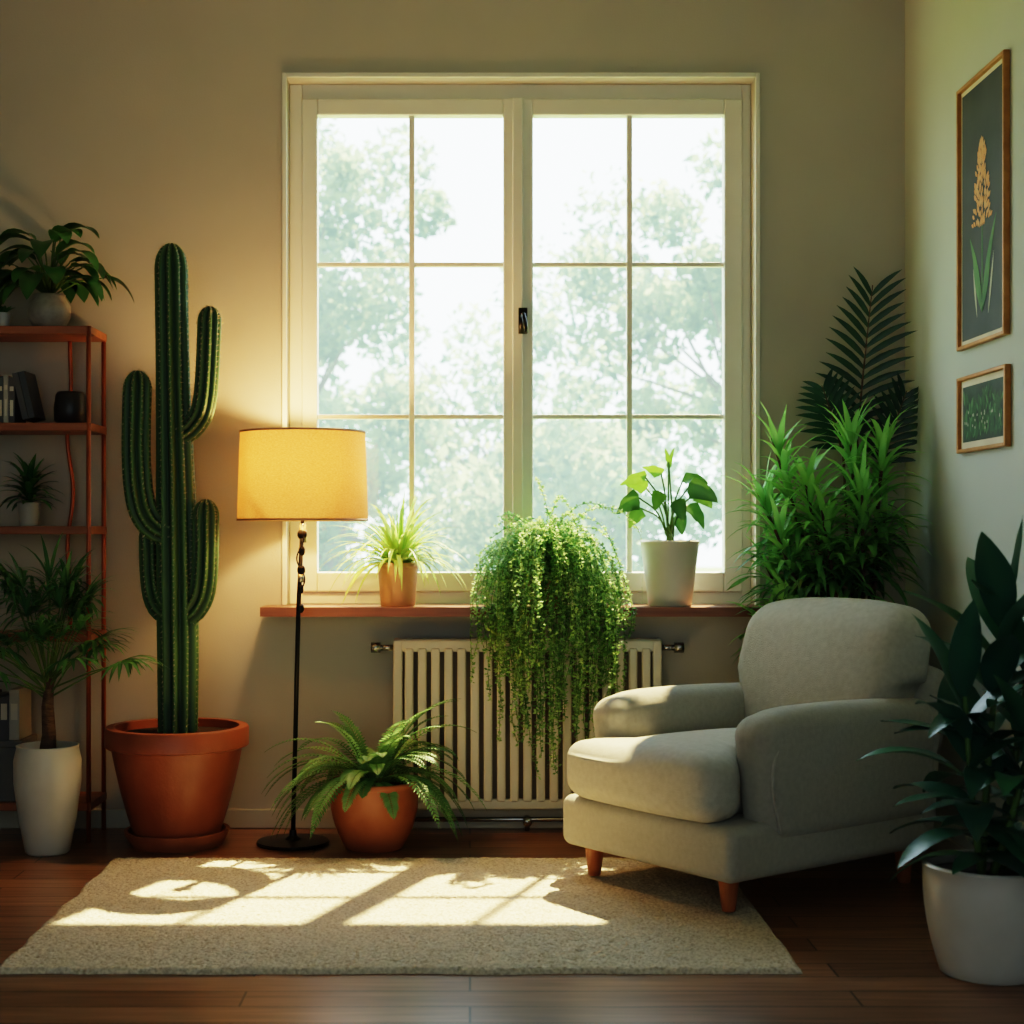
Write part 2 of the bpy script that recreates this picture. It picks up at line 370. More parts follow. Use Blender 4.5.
# ---------------- floor lamp ----------------
lx,lz=P(293,843,5.7); L=empty('floor_lamp',(lx,-.30,0))
tx=.036
b=MB(); b.lathe([(0,0),(.13,0),(.133,.006),(.13,.012),(.03,.018),(.014,.03),(.012,.05),(0,.05)],48); o=b.obj('base',M_black,L); o.modifiers.new('e','EDGE_SPLIT')
b=MB(); b.tube([(0,0,.03),(tx*.55,0,.86),(tx,0,1.20)],[.0085,.0085,.0075],12)
for z,r in((.86,.015),(.93,.011),(1.0,.015),(1.07,.012),(1.13,.018)):
    xx=tx*z/1.2; b.lathe([(0,-.016),(r*.7,-.016),(r,-.006),(r,.006),(r*.7,.016),(0,.016)],16,c=(xx,0,z))
b.obj('pole',M_black,L)
b=MB(); cp=[]
for i in range(60):
    t=i/59; z=1.17-.32*t; cp.append((tx*z/1.2+.017*math.sin(t*12)*math.sin(t*3.14),-.013+.006*math.cos(t*12),z))
b.tube(cp,.0028,6); b.obj('cord',M_black,L)
b=MB(); b.tube([(tx,0,1.10),(tx,0,1.17)],.013,12);b.tube([(tx*.8,0,.955),(tx*.8,0,.985)],.012,12);b.tube([(tx,0,1.2),(tx,0,1.28)],.018,12)
for a in range(3):
    an=a*2.094; b.tube([(tx,0,1.21),(tx+.232*math.cos(an),.232*math.sin(an),1.20)],.0025,6)
b.obj('socket',M_chrome,L)
b=MB(); b.lathe([(.236,1.18),(.2385,1.19),(.228,1.497),(.226,1.507),(.223,1.507),(.225,1.497),(.2345,1.19),(.233,1.18),(.236,1.18)],64,c=(tx,0,0))
m,nt,out=new_mat('lampshade_linen')
tc=nt.nodes.new('ShaderNodeTexCoord'); n1=nt.nodes.new('ShaderNodeTexNoise'); n1.inputs['Scale'].default_value=140; mpp=nt.nodes.new('ShaderNodeMapping'); mpp.inputs['Scale'].default_value=(1,1,3)
nt.links.new(tc.outputs['Object'],mpp.inputs[0]); nt.links.new(mpp.outputs[0],n1.inputs[0]); rp=nt.nodes.new('ShaderNodeValToRGB')
rp.color_ramp.elements[0].position=.3; rp.color_ramp.elements[1].position=.7
rp.color_ramp.elements[0].color=(.60,.43,.23,1); rp.color_ramp.elements[1].color=(.80,.61,.36,1); nt.links.new(n1.outputs[0],rp.inputs[0])
df=nt.nodes.new('ShaderNodeBsdfDiffuse'); ts=nt.nodes.new('ShaderNodeBsdfTranslucent'); mx=nt.nodes.new('ShaderNodeMixShader'); mx.inputs[0].default_value=.38
nt.links.new(rp.outputs[0],df.inputs[0]); nt.links.new(rp.outputs[0],ts.inputs[0]); nt.links.new(df.outputs[0],mx.inputs[1]); nt.links.new(ts.outputs[0],mx.inputs[2]); nt.links.new(mx.outputs[0],out.inputs[0])
b.obj('shade',m,L)
b=MB(); 
for z,r in((1.183,.2375),(1.503,.2275)): b.lathe([(r,-.004),(r+.002,-.004),(r+.002,.004),(r,.004)],64,c=(tx,0,z))
b.obj('shade_trim',M_tan,L)
b=MB(); b.lathe([(0,1.28),(.012,1.28),(.03,1.32),(.03,1.34),(.018,1.365),(0,1.37)],16,c=(tx,0,0)); b.obj('bulb',M_bulb,L)
ld=bpy.data.lights.new('lamp_light','POINT'); ld.energy=38; ld.color=(1,.58,.24); ld.shadow_soft_size=.05
lo=bpy.data.objects.new('lamp_light',ld); bpy.context.scene.collection.objects.link(lo); lo.location=(tx,0,1.385); lo.parent=L

# ---------------- cactus ----------------
C=empty('potted_cactus',(-1.07,-.30,0))
b=MB(); b.lathe([(0,0),(.165,0),(.187,.04),(.19,.055),(.178,.055),(.16,.02),(0,.02)],48); b.obj('saucer',M_terra2,C).modifiers.new('e','EDGE_SPLIT')
pot(C,.152,.237,.41,M_terra,rim=.023,rimh=.075,z0=.021,bulge=.006)
def cl(px,py,y=0): x,z=P(px,py,5.7); return (x+1.07,y,z)
b=MB(); sp=MB()
def cactus_arm(pts,r,ribs=9,taper=None,rootcap=False):
    pth=catmull(pts,12)
    N=len(pth); ns=ribs*6; d0=(pth[1]-pth[0]).normalized(); a=Vector((0,1,0)); u=(a-d0*a.dot(d0)).normalized()
    seglen=[0]
    for i in range(1,N): seglen.append(seglen[-1]+(pth[i]-pth[i-1]).length)
    tot=seglen[-1]
    vs=[];fs=[];tt=[];rows=0
    samples=[]
    s_=0
    while s_<tot-r*1.3: samples.append(s_); s_+=.02
    for k in range(10): samples.append(tot-r*1.3*(1-math.sin(k/9*math.pi/2)))
    def at(s):
        for i in range(1,N):
            if s<=seglen[i]+1e-9:
                f=(s-seglen[i-1])/max(1e-9,seglen[i]-seglen[i-1]); return pth[i-1].lerp(pth[i],f)
        return pth[-1]
    for si,s in enumerate(samples):
        p=at(s); d=(at(min(tot,s+.01))-at(max(0,s-.01))).normalized()
        u=(u-d*u.dot(d)).normalized(); w=d.cross(u)
        x=(s-(tot-r*1.3))/(r*1.3); k=math.sqrt(max(0,1-x*x)) if x>0 else 1
        k=max(k,.02)
        if taper: k*=taper(s/tot)
        for q in range(ns):
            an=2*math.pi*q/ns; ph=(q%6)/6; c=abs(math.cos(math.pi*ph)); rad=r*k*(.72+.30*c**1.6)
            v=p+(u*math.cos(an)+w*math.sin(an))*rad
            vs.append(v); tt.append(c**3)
            if q%6==0 and k>.15:
                nrm=(u*math.cos(an)+w*math.sin(an))
                for e in range(3):
                    dr=(nrm+Vector((rnd.uniform(-.9,.9),rnd.uniform(-.9,.9),rnd.uniform(-.9,.9)))).normalized()
                    sd=dr.cross(Vector((.3,.5,.8))).normalized()*.0011
                    sp.add([v-sd,v+sd,v+dr*.012],[(0,1,2)],0,.9)
        rows+=1
    for i in range(rows-1):
        for q in range(ns):
            k=(q+1)%ns; fs.append((i*ns+q,i*ns+k,(i+1)*ns+k,(i+1)*ns+q))
    fs.append(tuple((rows-1)*ns+q for q in range(ns)))
    b.add(vs,fs,0,tt)
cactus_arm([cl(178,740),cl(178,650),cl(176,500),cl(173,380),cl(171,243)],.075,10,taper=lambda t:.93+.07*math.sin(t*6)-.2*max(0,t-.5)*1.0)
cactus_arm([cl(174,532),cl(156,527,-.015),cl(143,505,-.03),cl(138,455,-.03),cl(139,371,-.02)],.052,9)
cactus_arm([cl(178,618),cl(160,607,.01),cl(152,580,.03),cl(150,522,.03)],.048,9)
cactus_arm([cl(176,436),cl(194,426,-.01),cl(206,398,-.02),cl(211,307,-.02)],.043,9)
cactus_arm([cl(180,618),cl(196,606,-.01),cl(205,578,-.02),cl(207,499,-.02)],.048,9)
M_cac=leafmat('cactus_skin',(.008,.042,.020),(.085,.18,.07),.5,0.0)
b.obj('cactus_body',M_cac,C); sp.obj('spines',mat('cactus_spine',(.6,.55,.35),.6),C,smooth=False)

# ---------------- bookshelf ----------------
S=empty('bookshelf',(-1.79,-.155,0))
sz=[1.895,1.54,1.16,.765,.145]; b=MB()
for z in sz: b.box(-.42,.40,-.125,.125,z-.03,z)
bevel(flat(b.obj('shelves',M_shelf,S)),.003)
b=MB()
for x in(-.405,.39):
    for y in(-.118,.118): b.tube([(x,y,0),(x,y,1.895)],.0085,10)
for z in sz:
    b.tube([(.39,-.118,z-.015),(.39,.118,z-.015)],.006,8); b.tube([(-.405,-.118,z-.015),(-.405,.118,z-.015)],.006,8)
pp=[]
for i in range(40):
    t=i/39; pp.append((.265+.012*math.sin(t*15)*(math.sin(t*3.1)),.10,1.865-t*1.10))
b.tube(pp,.008,8)
b.obj('frame',M_copper,S)

M_dleaf=leafmat('dark_leaf',(.018,.085,.025),(.085,.26,.06),.35,.15)
M_lleaf=leafmat('light_leaf',(.14,.32,.05),(.50,.66,.22),.45,.3)
M_fleaf=leafmat('fern_leaf',(.04,.14,.05),(.22,.43,.17),.5,.2)
M_tleaf=leafmat('trailing_leaf',(.10,.26,.08),(.40,.60,.24),.5,.3)
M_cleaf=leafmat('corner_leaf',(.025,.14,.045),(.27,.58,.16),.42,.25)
M_kleaf=leafmat('palm_leaf',(.010,.045,.028),(.03,.10,.05),.4,.10)
M_bleaf=leafmat('rubber_leaf',(.016,.07,.055),(.05,.18,.09),.33,.08)
M_pleaf=leafmat('parlor_leaf',(.03,.12,.045),(.11,.30,.10),.4,.2)

def clampy(lim,xl=None,xr=None):
    def f(x,y,z):
        y=min(y,lim)
        if xr is not None: x=min(x,xr)
        return (x,y,z)
    return f
x,_=P(50,320,5.85); E=empty('potted_pothos',(x,-.16,1.896))
bb=MB(); bb.lathe([(0,0),(.045,0),(.06,.01),(.080,.05),(.077,.09),(.057,.12),(.060,.13),(.05,.125),(.05,.10),(0,.10)],40); bb.obj('pot',mat('speckled_ceramic',(.44,.40,.34),.5,col2=(.33,.30,.25),nscale=40),E)
bb=MB()
for i in range(50):
    a=rnd.uniform(0,6.283); e=rnd.uniform(.2,1.3); dd=Vector((math.cos(a)*math.cos(e),math.sin(a)*math.cos(e)*.75,math.sin(e)))
    l=rnd.uniform(.08,.22); p0=Vector((0,0,.12)); p1=p0+dd*l*.6+Vector((0,0,.03)); p2=p0+dd*l+Vector((0,0,.015))
    bb.tube([p0,p1,p2],.003,5,1)
    dl=(Vector((dd.x*1.4,dd.y,dd.z*.4))+Vector((0,0,-.1))).normalized()
    bb.leaf(p2,dl,rnd.uniform(.14,.20),rnd.uniform(.065,.095),1.9,8,.25,'pointed',0,rnd.uniform(0,.9))
bb.obj('foliage',[M_dleaf,M_stem],E,clamp=lambda x,y,z:(x,min(y,.14),max(z,.01) if y>-.13 else z))
x,_=P(4,320,5.85); E=empty('small_planter',(x,-.16,1.896)); pot(E,.022,.03,.06,M_white,th=.004); bb=MB()
for i in range(12):
    a=i*2.4; bb.leaf((0,0,.05),(math.cos(a),math.sin(a),1.2),.06,.02,.8,4,.2,'lance',0,rnd.random())
bb.obj('foliage',M_dleaf,E)
# books
E=empty('books',(-1.80,-.16,1.541)); bb=MB(); xx=-.19
cols=[mat('book_a',(.10,.10,.105)),mat('book_b',(.42,.40,.35)),mat('book_c',(.06,.07,.09)),mat('book_d',(.26,.25,.23)),mat('book_pages',(.6,.56,.46))]
while xx<.12:
    w=rnd.uniform(.014,.022); h=rnd.uniform(.165,.19); mi=rnd.randrange(4)
    bb.box(xx,xx+.002,-.085,.06,0,h,mi); bb.box(xx+w-.002,xx+w,-.085,.06,0,h,mi); bb.box(xx,xx+w,-.087,-.084,0,h,mi); bb.box(xx+.002,xx+w-.002,-.083,.056,.003,h-.004,4)
    bb.box(xx+.004,xx+w-.004,-.0885,-.0865,h*.7,h*.8,4); bb.box(xx+.005,xx+w-.005,-.0885,-.0865,h*.15,h*.5,4)
    xx+=w+.001
flat(bb.obj('upright_books',cols,E))
bb=MB(); 
for k in range(2): bb.box(k*.024,k*.024+.022,-.085,.06,0,.175,0 if k==0 else 2); bb.box(k*.024+.003,k*.024+.019,-.086,.058,.001,.176,4); bb.box(k*.024,k*.024+.022,-.088,-.085,0,.175,0 if k==0 else 2)
o=flat(bb.obj('leaning_books',cols,E)); o.location=(.15,0,.0115); o.rotation_euler=(0,math.radians(-13),0)
x,_=P(72,415,5.85); E=empty('black_vase',(x,-.17,1.541)); bb=MB(); bb.lathe([(0,0),(.045,0),(.060,.012),(.062,.06),(.055,.11),(.048,.12),(.044,.12),(.052,.06),(.045,.01),(0,.01)],40); bb.obj('body',M_dark,E)
x,_=P(30,520,5.85); E=empty('potted_succulent',(x,-.16,1.161)); pot(E,.034,.044,.085,M_grey,th=.005); bb=MB()
for i in range(55):
    a=i*2.4; e=.3+1.1*(i/55); dd=(math.cos(a)*math.cos(e),math.sin(a)*math.cos(e),math.sin(e))
    bb.leaf((0,0,.08+.07*i/55),dd,rnd.uniform(.11,.16),.024,rnd.uniform(.9,1.8),6,.25,'lance',0,rnd.random())
bb.obj('foliage',M_dleaf,E,clamp=clampy(.13))
E=empty('storage_box',(-1.72,-.16,.146)); bb=MB(); bb.box(-.2,.07,-.10,.09,0,.20); bb.box(-.205,.075,-.105,.095,.2,.225); bevel(flat(bb.obj('box',mat('box_card',(.16,.16,.155),.7),E)),.004)
bb=MB(); bb.box(-.1,-.03,-.108,-.1,.1,.14); flat(bb.obj('label',M_matb,E))
bb=MB(); xx=-.19
while xx<.05:
    w=rnd.uniform(.025,.04); bb.box(xx,xx+w-.002,-.09,.07,.2255,.225+rnd.uniform(.15,.19),rnd.choice([1,3,0,3])); bb.box(xx+.006,xx+w-.008,-.0915,-.09,.30,.36,4); xx+=w
flat(bb.obj('binders',cols,E))

# ---------------- parlor palm in tall white pot ----------------
E=empty('potted_palm',(-1.50,-.46,0))
bb=MB(); bb.lathe([(0,0),(.070,0),(.078,.008),(.10,.12),(.117,.25),(.118,.33),(.108,.375),(.110,.383),(.102,.383),(.10,.35),(0,.35)],48); bb.obj('pot',M_white,E)
bb=MB(); bb.lathe([(.10,.355),(.05,.362),(0,.365)],24); bb.obj('soil',M_soil,E)
bb=MB(); bb.tube([(0,0,.35),(.005,0,.42),(0,0,.52),(.008,0,.62)],[.032,.025,.022,.014],12,1)
for i in range(36):
    a=i*2.4; e=rnd.uniform(-.1,1.4); dd=Vector((math.cos(a)*math.cos(e),math.sin(a)*math.cos(e)*.6-.1,math.sin(e)))
    l=rnd.uniform(.22,.42)*(.85+.15*math.sin(e)); 
    p0=Vector((0,0,rnd.uniform(.54,.62))); pm=p0+dd*l*.5+Vector((0,0,.05)); p1=p0+dd*l*.9+Vector((0,0,.07))
    bb.tube([p0,pm,p1],[.004,.003,.002],5,2)
    dt=(p1-pm).normalized()
    sd=dt.cross(Vector((0,0,1))); sd=sd.normalized() if sd.length>.1 else Vector((1,0,0)); up=sd.cross(dt)
    nl=14
    for k in range(nl):
        an=(k/(nl-1)-.5)*2*1.7
        d3=dt*math.cos(an)+sd*math.sin(an)+Vector((0,0,.1))
        bb.leaf(p1,d3,rnd.uniform(.13,.20)*(1-.2*abs(an)/1.75),.016,rnd.uniform(1.0,1.7),5,.2,'lance',0,rnd.random())
def cpal(x,y,z): return (x,min(y,.165),z)
bb.obj('foliage',[M_pleaf,M_bark,M_stem],E,clamp=cpal)

# ---------------- fern ----------------
E=empty('potted_fern',(-.345,-.37,0)); pot(E,.105,.160,.245,M_terra2,bulge=.018,rim=.006,rimh=.02)
bb=MB()
for i in range(84):
    a=i*2.4+rnd.uniform(-.2,.2); e=rnd.uniform(.25,1.35); dd=Vector((math.cos(a)*math.cos(e),math.sin(a)*math.cos(e)*.7,math.sin(e)))
    bb.frond((0.04*math.cos(a),.04*math.sin(a),.235),dd,rnd.uniform(.28,.44)*(1 if abs(math.cos(a))>.4 else .62),2.0,30,.042,.0115,80,.5,mi=0,mst=1,t=rnd.uniform(.1,.95),stem=.12,rad=.002,seg=2,prof='oval')
def cfern(x,y,z): return (x,min(y,.22),max(z,.012))
bb.obj('foliage',[M_fleaf,M_stem],E,clamp=cfern)

# ---------------- spider plant ----------------
E=empty('spider_plant',(-.275,-.05,WZ0)); pot(E,.066,.077,.165,M_tan,th=.008,rim=.002,rimh=.02)
bb=MB()
for i in range(110):
    a=i*2.4; e=rnd.uniform(.3,1.5); dd=Vector((math.cos(a)*math.cos(e),math.sin(a)*math.cos(e)*.7-.12,math.sin(e)))
    bb.leaf((.02*math.cos(a),.02*math.sin(a),.15),dd,rnd.uniform(.22,.34),.021,rnd.uniform(1.3,2.8),9,.3,'strap',0,rnd.random())
bb.obj('foliage',M_lleaf,E,clamp=lambda x,y,z:(x,min(y,.11),max(z,.01)))

# ---------------- trailing plant ----------------
E=empty('trailing_plant',(.30,-.055,WZ0)); pot(E,.07,.09,.14,M_tan,th=.008)
bb=MB(); M2=[M_tleaf,M_stem]
for i in range(330):
    a=rnd.uniform(0,6.283)
    if rnd.random()<.5: a=rnd.uniform(-2.7,-.45)
    fwd=math.sin(a)<-.1
    e=rnd.uniform(.4,1.5); d=Vector((math.cos(a)*math.cos(e),math.sin(a)*math.cos(e)*.8,math.sin(e)))
    Lg=rnd.uniform(.16,.36)
    if fwd and rnd.random()<.6: Lg=rnd.uniform(.35,.62)+.33*(rnd.random()**2)*1.0
    if fwd and abs(math.cos(a))<.6 and rnd.random()<.4: Lg=rnd.uniform(.6,.92)
    p=Vector((.06*math.cos(a)*rnd.random(),.05*math.sin(a)*rnd.random(),.13)); st=.0125; pts=[p.copy()]; s=0
    g=rnd.uniform(8.5,14)
    if rnd.random()<.07: g=7
    while s<Lg:
        p=p+d*st; s+=st
        d=(d+Vector((-(p.x)*.9*(p.z<.05)*st*8,0,-g*st))+Vector((rnd.uniform(-.12,.12),rnd.uniform(-.08,.08),0))).normalized()
        if p.z<.02 and p.y>-.14: p.y=max(-.16,p.y-.03) if p.y>-.14 else p.y
        if p.z<.0 and p.y>-.128: 
            if fwd: p.y=-.135
            else: break
        p.y=min(p.y,.09)
        pts.append(p.copy())
        t=rnd.random()
        for q in range(3):
            dr=Vector((rnd.uniform(-1,1),rnd.uniform(-1,.7),rnd.uniform(-.6,.8))).normalized(); l=rnd.uniform(.011,.019)
            sd=dr.cross(Vector((rnd.uniform(-1,1),rnd.uniform(-1,1),1))).normalized()*l*.35
            bb.add([p,p+dr*l*.5+sd,p+dr*l,p+dr*l*.5-sd],[(0,1,2,3)],0,t)
    if len(pts)>2: bb.tube(pts[::3] if len(pts)>8 else pts,.0012,3,1)
bb.obj('foliage',M2,E,smooth=False,clamp=lambda x,y,z:(max(-.30,min(.33,x)),min(y,.10),z))

# ---------------- broadleaf plant on sill ----------------
E=empty('potted_monstera',(.763,-.045,WZ0)); pot(E,.082,.112,.25,M_white,th=.008,rim=.0015,rimh=.01)
bb=MB()
def sleaf(px,py,dx,dz,L_,Wd,t,dy=-.25):
    x,z=P(px,py,5.93); tip=Vector((x-.763,rnd.uniform(-.07,.03),z-WZ0))
    p0=Vector((rnd.uniform(-.02,.02),0,.23)); mid=Vector(((p0.x+tip.x)*.4,tip.y*.5,(p0.z+tip.z)*.55))
    bb.tube(catmull([p0,mid,tip],5),.0035,6,1)
    bb.leaf(tip,(dx,dy,dz),L_,Wd,.9,8,.22,'heart',0,t,side=Vector((dz,0.6*rnd.uniform(-1,1)-.3,-dx)),wave=.04 )
for q in [(645,478,-.9,.1,.11,.075,.95),(638,498,-1,-.3,.11,.09,.25),(640,508,-.7,-.8,.09,.075,.6),(662,474,-.6,.5,.09,.06,.9),(670,468,.15,1,.09,.022,.5),(668,462,-.2,1,.06,.02,.8),(688,488,.9,-.1,.13,.085,.2),(684,480,.8,.2,.10,.06,.3),(690,505,.7,-.7,.11,.075,.1),(660,492,-.3,-.6,.08,.06,.5),(675,500,.3,-.7,.09,.065,.15),(697,492,.7,-.4,.09,.07,.35),(648,488,-.7,.4,.09,.06,1.0),(680,515,.2,-.8,.08,.06,.05)]:
    sleaf(*q)
bb.obj('foliage',[leafmat('monstera_leaf',(.012,.06,.022),(.16,.38,.05),.3,.15),M_stem],E,clamp=lambda x,y,z:(x,min(y,.10),z))

# ---------------- corner plant ----------------
CXo,CYo=1.455,-.20; E=empty('potted_dracaena',(CXo,CYo,0)); pot(E,.12,.16,.30,M_grey)
bb=MB()
lim=XR-.006-CXo
def cclamp(x,y,z):
    x=min(x,lim); y=min(y,.19); wx,wy=x+CXo,y+CYo
    if z<.97 and wy<-.28 and wx>.95:
        dd=(wx-1.35)*.803+(wy+.585)*.597
        if dd<0: x-=dd*.803*.5; y-=dd*.597*1.8
    return (min(x,lim),min(y,.19),z)
def top(px,py,y,n,sp_,lw=.02,L0=.24,tb=0):
    x,z=P(px,py,D-.30+y); tip=Vector((x-CXo,-.10+y,z)); base=Vector((rnd.uniform(-.06,.04),rnd.uniform(-.05,.05),.27))
    pth=catmull([base,base.lerp(tip,.5)+Vector((0,0,.05)),tip],10); bb.tube(pth,[.012-.007*i/len(pth) for i in range(len(pth))],7,1)
    for i in range(n):
        f=1-(1-sp_)*(i/n)
        k=min(len(pth)-1,int(f*(len(pth)-1))); p=pth[k].lerp(pth[max(0,k-1)],rnd.random())
        a=i*2.4; e=1.3*(1-i/n)**1.2+rnd.uniform(-.2,.25)
        dd=(math.cos(a)*math.cos(e),math.sin(a)*math.cos(e)*.8,math.sin(e))
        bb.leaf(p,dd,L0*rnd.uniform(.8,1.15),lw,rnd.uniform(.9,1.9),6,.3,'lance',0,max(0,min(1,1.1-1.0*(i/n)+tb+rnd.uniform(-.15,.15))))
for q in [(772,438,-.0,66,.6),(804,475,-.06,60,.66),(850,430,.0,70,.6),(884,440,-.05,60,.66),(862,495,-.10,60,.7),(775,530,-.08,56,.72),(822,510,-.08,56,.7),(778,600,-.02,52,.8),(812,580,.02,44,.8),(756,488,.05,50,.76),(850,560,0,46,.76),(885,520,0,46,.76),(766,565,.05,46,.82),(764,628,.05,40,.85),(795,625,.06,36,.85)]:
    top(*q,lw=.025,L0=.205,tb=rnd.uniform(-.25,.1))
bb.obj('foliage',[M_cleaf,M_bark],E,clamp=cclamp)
bb=MB()
def kent(px,py,dx,L_,t,y=.08,lL=.24,n=14):
    x,z=P(px,py,D-.12); p=Vector((x-CXo,y,z)); bb.tube([(0,.05,.27),((p.x)*.5,.06,(.27+p.z)/2),tuple(p)],[.008,.006,.005],7,1)
    bb.frond(p,(dx,-.12,1),L_,.25,n,lL,.024,62,.5,side=(1,0,-dx),mi=0,mst=1,t=t,stem=.05,rad=.005,seg=5,shape=lambda y:.55+.45*math.sin(math.pi*min(1,.25+.65*y)))
kent(857,440,.06,.54,.3,lL=.20); kent(880,470,.25,.28,.2,.06,.15,10); kent(842,455,-.30,.25,.3,.06,.15,10)
bb.obj('palm_fronds',[M_kleaf,M_bark],E,clamp=cclamp)

# ---------------- foreground dark plant ----------------
E=empty('rubber_plant',(1.345,-1.96,0)); pot(E,.125,.168,.285,M_white,bulge=.012,th=.012,rim=.001,rimh=.01)
bb=MB(); r2=random.Random(21)
stems=[((-.02,0,.26),(.0,0,.58),(.03,-.02,.93)),((.04,.02,.26),(.08,.02,.6),(.12,.03,.84)),((-.03,-.03,.26),(-.06,-.05,.45),(-.08,-.05,.72)),((.0,-.03,.26),(.04,-.08,.45),(.08,-.1,.62))]
for si,s in enumerate(stems):
    pth=catmull(s,10); bb.tube(pth,[.011-.005*i/len(pth) for i in range(len(pth))],7,1)
    n=[22,16,15,15][si]
    for i in range(n):
        f=.12+.88*i/(n-1); k=int(f*(len(pth)-1)); a=i*2.4+si*1.3; e=.0+1.1*f**1.5+r2.uniform(-.2,.2)
        if i==n-1: e=1.4
        dd=(math.cos(a)*math.cos(e),math.sin(a)*math.cos(e),math.sin(e)+.15)
        L_=r2.uniform(.24,.33) if f>.35 else r2.uniform(.22,.29)
        if i==n-1: L_=.26
        bb.leaf(pth[k],dd,L_,L_*r2.uniform(.28,.38),r2.uniform(.6,1.4),10,.22,'pointed',0,r2.random()**1.2,wave=.015)
lim2=XR-.006-1.345
bb.obj('foliage',[M_bleaf,M_stem],E,clamp=lambda x,y,z:(min(x,lim2),y,z))

# ---------------- pictures ----------------
def picture(name,y0,y1,z0,z1,fw,mw,build,mart):
    yc=(y0+y1)/2; zc=(z0+z1)/2; w=(y1-y0)/2; h=(z1-z0)/2; E=empty(name,(XR,yc,zc))
    def bx(b,u0,u1,v0,v1,d0,d1,mi=0):
        b.box(-d1,-d0,-u1,-u0,v0,v1,mi)
    b=MB(); bx(b,-w,-w+fw,-h,h,0.0,.022); bx(b,w-fw,w,-h,h,0.0,.022); bx(b,-w+fw,w-fw,h-fw,h,0.0,.022); bx(b,-w+fw,w-fw,-h,-h+fw,0.0,.022)
    bevel(flat(b.obj('frame',M_gold,E)),.003)
    b=MB(); bx(b,-w+fw,w-fw,-h+fw,h-fw,.0,.008); flat(b.obj('mat_board',M_matb,E))
    b=MB(); bx(b,-w+fw+mw,w-fw-mw,-h+fw+mw,h-fw-mw,.008,.0095); flat(b.obj('print',mart,E))
    b=MB(); build(b,w-fw-mw,h-fw-mw)
    b.obj('artwork',[mat(name+'_green',(.10,.24,.08),.7,col2=(.04,.13,.05)),mat(name+'_orange',(.64,.27,.08),.7,col2=(.60,.38,.18),nscale=60),mat(name+'_pale',(.4,.42,.30),.7),mat(name+'_dark_green',(.035,.10,.035),.7)],E,smooth=False)
def flatleaf(b,u,v,ang,L_,W_,mi,dp=.0105,bend=0):
    n=6; c=[];a=ang;x=u;y=v
    for i in range(n+1):
        t=i/n; ww=W_/2*math.sin(math.pi*(.05+.93*t)); c.append((x,y,a,ww)); x+=math.cos(a)*L_/n; y+=math.sin(a)*L_/n; a+=bend/n
    vs=[(-dp,-(x-math.sin(a)*w_),y+math.cos(a)*w_) for x,y,a,w_ in c]+[(-dp,-(x+math.sin(a)*w_),y-math.cos(a)*w_) for x,y,a,w_ in c]
    b.add(vs,[(i,i+1,n+2+i,n+1+i) for i in range(n)],mi)
def art1(b,w,h):
    flatleaf(b,.0,-h*.8,math.pi/2,h*.85,.010,0)
    flatleaf(b,0,-h*.8,1.25,.32,.036,0,.0108,-.3); flatleaf(b,0,-h*.8,1.9,.28,.034,0,.0108,.3); flatleaf(b,.0,-h*.82,1.0,.22,.028,0,.0112,.5); flatleaf(b,0,-h*.82,2.15,.22,.026,0,.0112,-.4)
    flatleaf(b,-.05,-h*.85,1.8,.17,.016,2); flatleaf(b,.06,-h*.85,1.3,.2,.016,2)
    for k in range(190):
        t=rnd.random(); v=-h*.15+t*.27; wd=.078*(1-t)**.6+.006; u=rnd.uniform(-wd,wd)
        flatleaf(b,u,v,math.pi/2-u*14,.026,.013,1,.0112+rnd.random()*.0008)
def art2(b,w,h):
    for k in range(240):
        u=rnd.uniform(-w*.92,w*.88); v=rnd.uniform(-h*.95,h*.1+h*.5*abs(math.sin(u*14+1))); flatleaf(b,u,v,rnd.uniform(.8,2.3),min(.035,h-v),.012,rnd.choice([0,3,3,3]),.0105+rnd.random()*.0008)
    for k in range(22): flatleaf(b,rnd.uniform(-w*.9,w*.85),rnd.uniform(-h*.6,h*.0),rnd.uniform(0,6),.012,.009,2,.0118)
picture('framed_botanical_print',-1.17,-.70,1.752,2.635,.013,.016,art1,M_art)
picture('framed_landscape_print',-1.18,-.70,1.405,1.66,.013,.022,art2,M_art2)

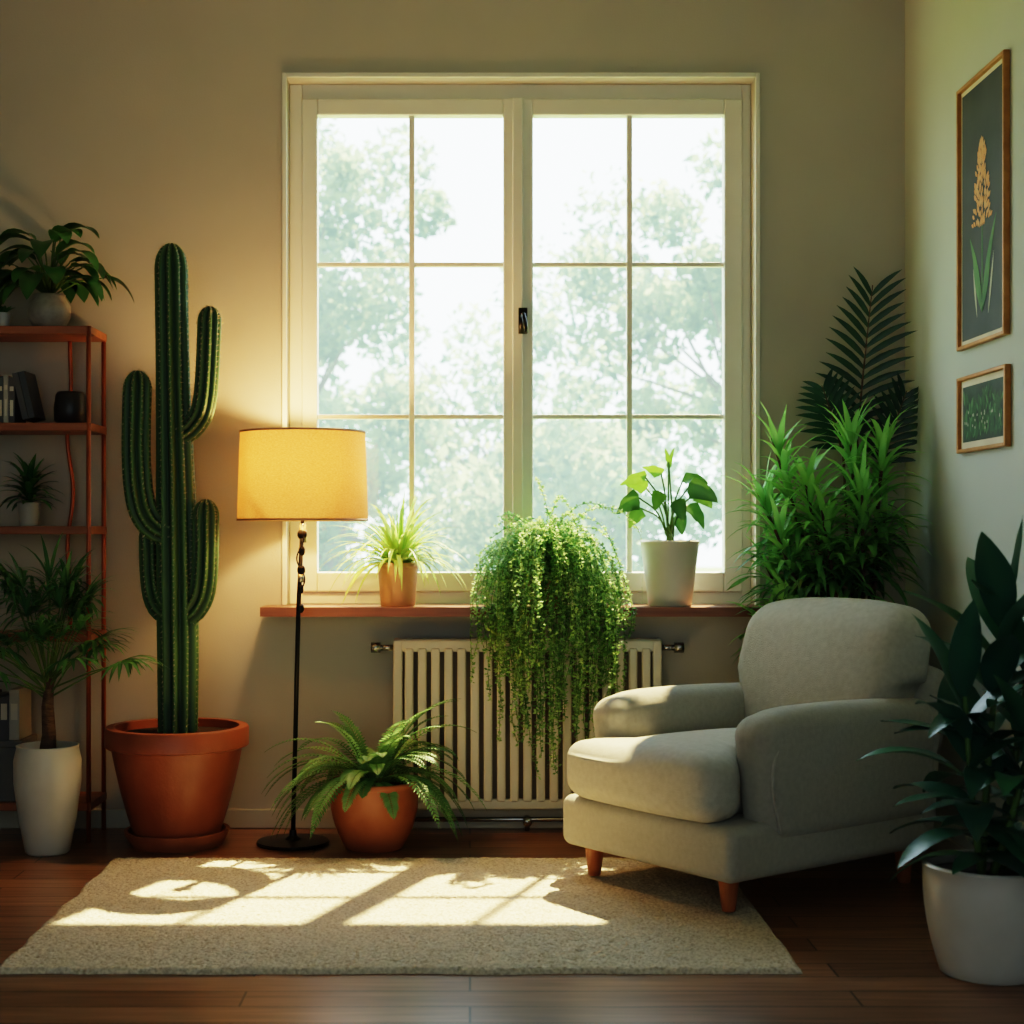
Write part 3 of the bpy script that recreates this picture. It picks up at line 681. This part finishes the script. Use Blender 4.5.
# ---------------- outside ----------------
b=MB(); b.box(-40,40,.6,60,-.5,-.4); flat(b.obj('ground',mat('lawn',(.25,.38,.15),.9,bump=.3)))
M_tree=leafmat('tree_leaf_haze_glow',(.09,.20,.19),(.46,.58,.36),.7,.42,emis=.36)  # leaves given a pale added glow as painted aerial haze
M_tbark=mat('tree_bark_haze_glow',(.30,.32,.30),.9,emis=(.78,.9,.95),estr=.4)  # bark carries the same added glow, haze put into the material
def tree(x,y,h,cr,seed,nblob=26,nl=9000,zlow=.35,ls=.10):
    rs=np.random.RandomState(seed); E=empty('tree',(x,y,-.4))
    b=MB(); b.tube([(0,0,0),(.1,0,h*.3),(-.05,.1,h*.55),(.05,0,h*.8)],[.14,.11,.07,.03],10)
    cs=[]
    for k in range(nblob):
        v=rs.normal(size=3); v/=np.linalg.norm(v); r=rs.rand()**.5
        c=np.array([v[0]*cr*r,v[1]*cr*r*.7,h*(zlow+(1-zlow)/2)+v[2]*h*(1-zlow)/2*r]); cs.append((c,cr*rs.uniform(.13,.30)))
        if k%2==0: b.tube([(0,0,h*.3+rs.rand()*h*.2),tuple((c*.6)+np.array([0,0,h*.2])),tuple(c)],[.03,.018,.008],5)
    b.obj('trunk',M_tbark,E)
    per=nl//nblob; V=[];T=[]
    for c,r in cs:
        v=rs.normal(size=(per,3)); v/=np.linalg.norm(v,axis=1)[:,None]; p=c+v*r*(rs.rand(per,1)**.35)
        a=rs.normal(size=(per,3)); a/=np.linalg.norm(a,axis=1)[:,None]; q=np.cross(a,rs.normal(size=(per,3))); q/=np.linalg.norm(q,axis=1)[:,None]
        s=ls*rs.uniform(.5,1.2,(per,1)); 
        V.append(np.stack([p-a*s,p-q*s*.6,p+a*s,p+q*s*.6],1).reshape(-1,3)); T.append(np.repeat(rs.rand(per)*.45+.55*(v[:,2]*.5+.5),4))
    V=np.concatenate(V);T=np.concatenate(T)
    bb=MB(); bb.v=V.tolist(); bb.t=T.tolist(); bb.f=[(i,i+1,i+2,i+3) for i in range(0,len(V),4)]; bb.m=[0]*len(bb.f)
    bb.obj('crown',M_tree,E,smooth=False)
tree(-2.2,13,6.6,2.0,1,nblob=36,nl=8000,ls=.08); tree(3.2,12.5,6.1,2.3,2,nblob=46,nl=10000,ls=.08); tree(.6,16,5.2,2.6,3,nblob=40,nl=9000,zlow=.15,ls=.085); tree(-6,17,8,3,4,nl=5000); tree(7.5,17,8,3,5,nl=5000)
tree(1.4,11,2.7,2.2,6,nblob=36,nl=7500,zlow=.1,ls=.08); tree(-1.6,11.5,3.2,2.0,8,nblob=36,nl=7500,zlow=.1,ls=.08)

# ---------------- light ----------------
w=bpy.data.worlds.new('World'); bpy.context.scene.world=w; w.use_nodes=True; nt=w.node_tree; nt.nodes.clear()
out=nt.nodes.new('ShaderNodeOutputWorld'); bg=nt.nodes.new('ShaderNodeBackground'); tc=nt.nodes.new('ShaderNodeTexCoord'); sx=nt.nodes.new('ShaderNodeSeparateXYZ')
nt.links.new(tc.outputs['Generated'],sx.inputs[0])
mr=nt.nodes.new('ShaderNodeMapRange'); mr.inputs['From Min'].default_value=-.3; mr.inputs['From Max'].default_value=.3; mr.inputs['To Min'].default_value=.80; mr.inputs['To Max'].default_value=6.2
nt.links.new(sx.outputs['Y'],mr.inputs['Value']); nt.links.new(mr.outputs[0],bg.inputs['Strength'])
rp=nt.nodes.new('ShaderNodeValToRGB'); rp.color_ramp.elements[0].position=.0; rp.color_ramp.elements[0].color=(.86,.97,1,1); rp.color_ramp.elements[1].position=.8; rp.color_ramp.elements[1].color=(.62,.82,1,1)
nt.links.new(sx.outputs['Z'],rp.inputs[0]); nt.links.new(rp.outputs[0],bg.inputs['Color']); nt.links.new(bg.outputs[0],out.inputs[0])
sl=bpy.data.lights.new('sun','SUN'); sl.energy=27; sl.color=(1,.75,.38); sl.angle=math.radians(.9)
so=bpy.data.objects.new('sun',sl); bpy.context.scene.collection.objects.link(so)
so.rotation_euler=Vector((-.225,-.60,-1)).to_track_quat('-Z','Y').to_euler(); so.location=(2,6,9)

# ---------------- camera ----------------
cd=bpy.data.cameras.new('camera'); co=bpy.data.objects.new('camera',cd); bpy.context.scene.collection.objects.link(co)
co.location=(0,-6,CZ); co.rotation_euler=(math.pi/2,0,0); cd.sensor_width=36; cd.lens=F/1024*36
cd.shift_x=(512-CX)/1024; cd.shift_y=(CY-512)/1024; cd.clip_end=200
cd.dof.use_dof=True; cd.dof.focus_distance=5.4; cd.dof.aperture_fstop=3.2
bpy.context.scene.camera=co
vs_=bpy.context.scene.view_settings
try:
    vs_.view_transform='Filmic'
except Exception as ex: print(ex)
for lk in ('High Contrast','Filmic - High Contrast','Medium High Contrast'):
    try: vs_.look=lk; break
    except Exception as ex: print(ex)
vs_.exposure=0.0
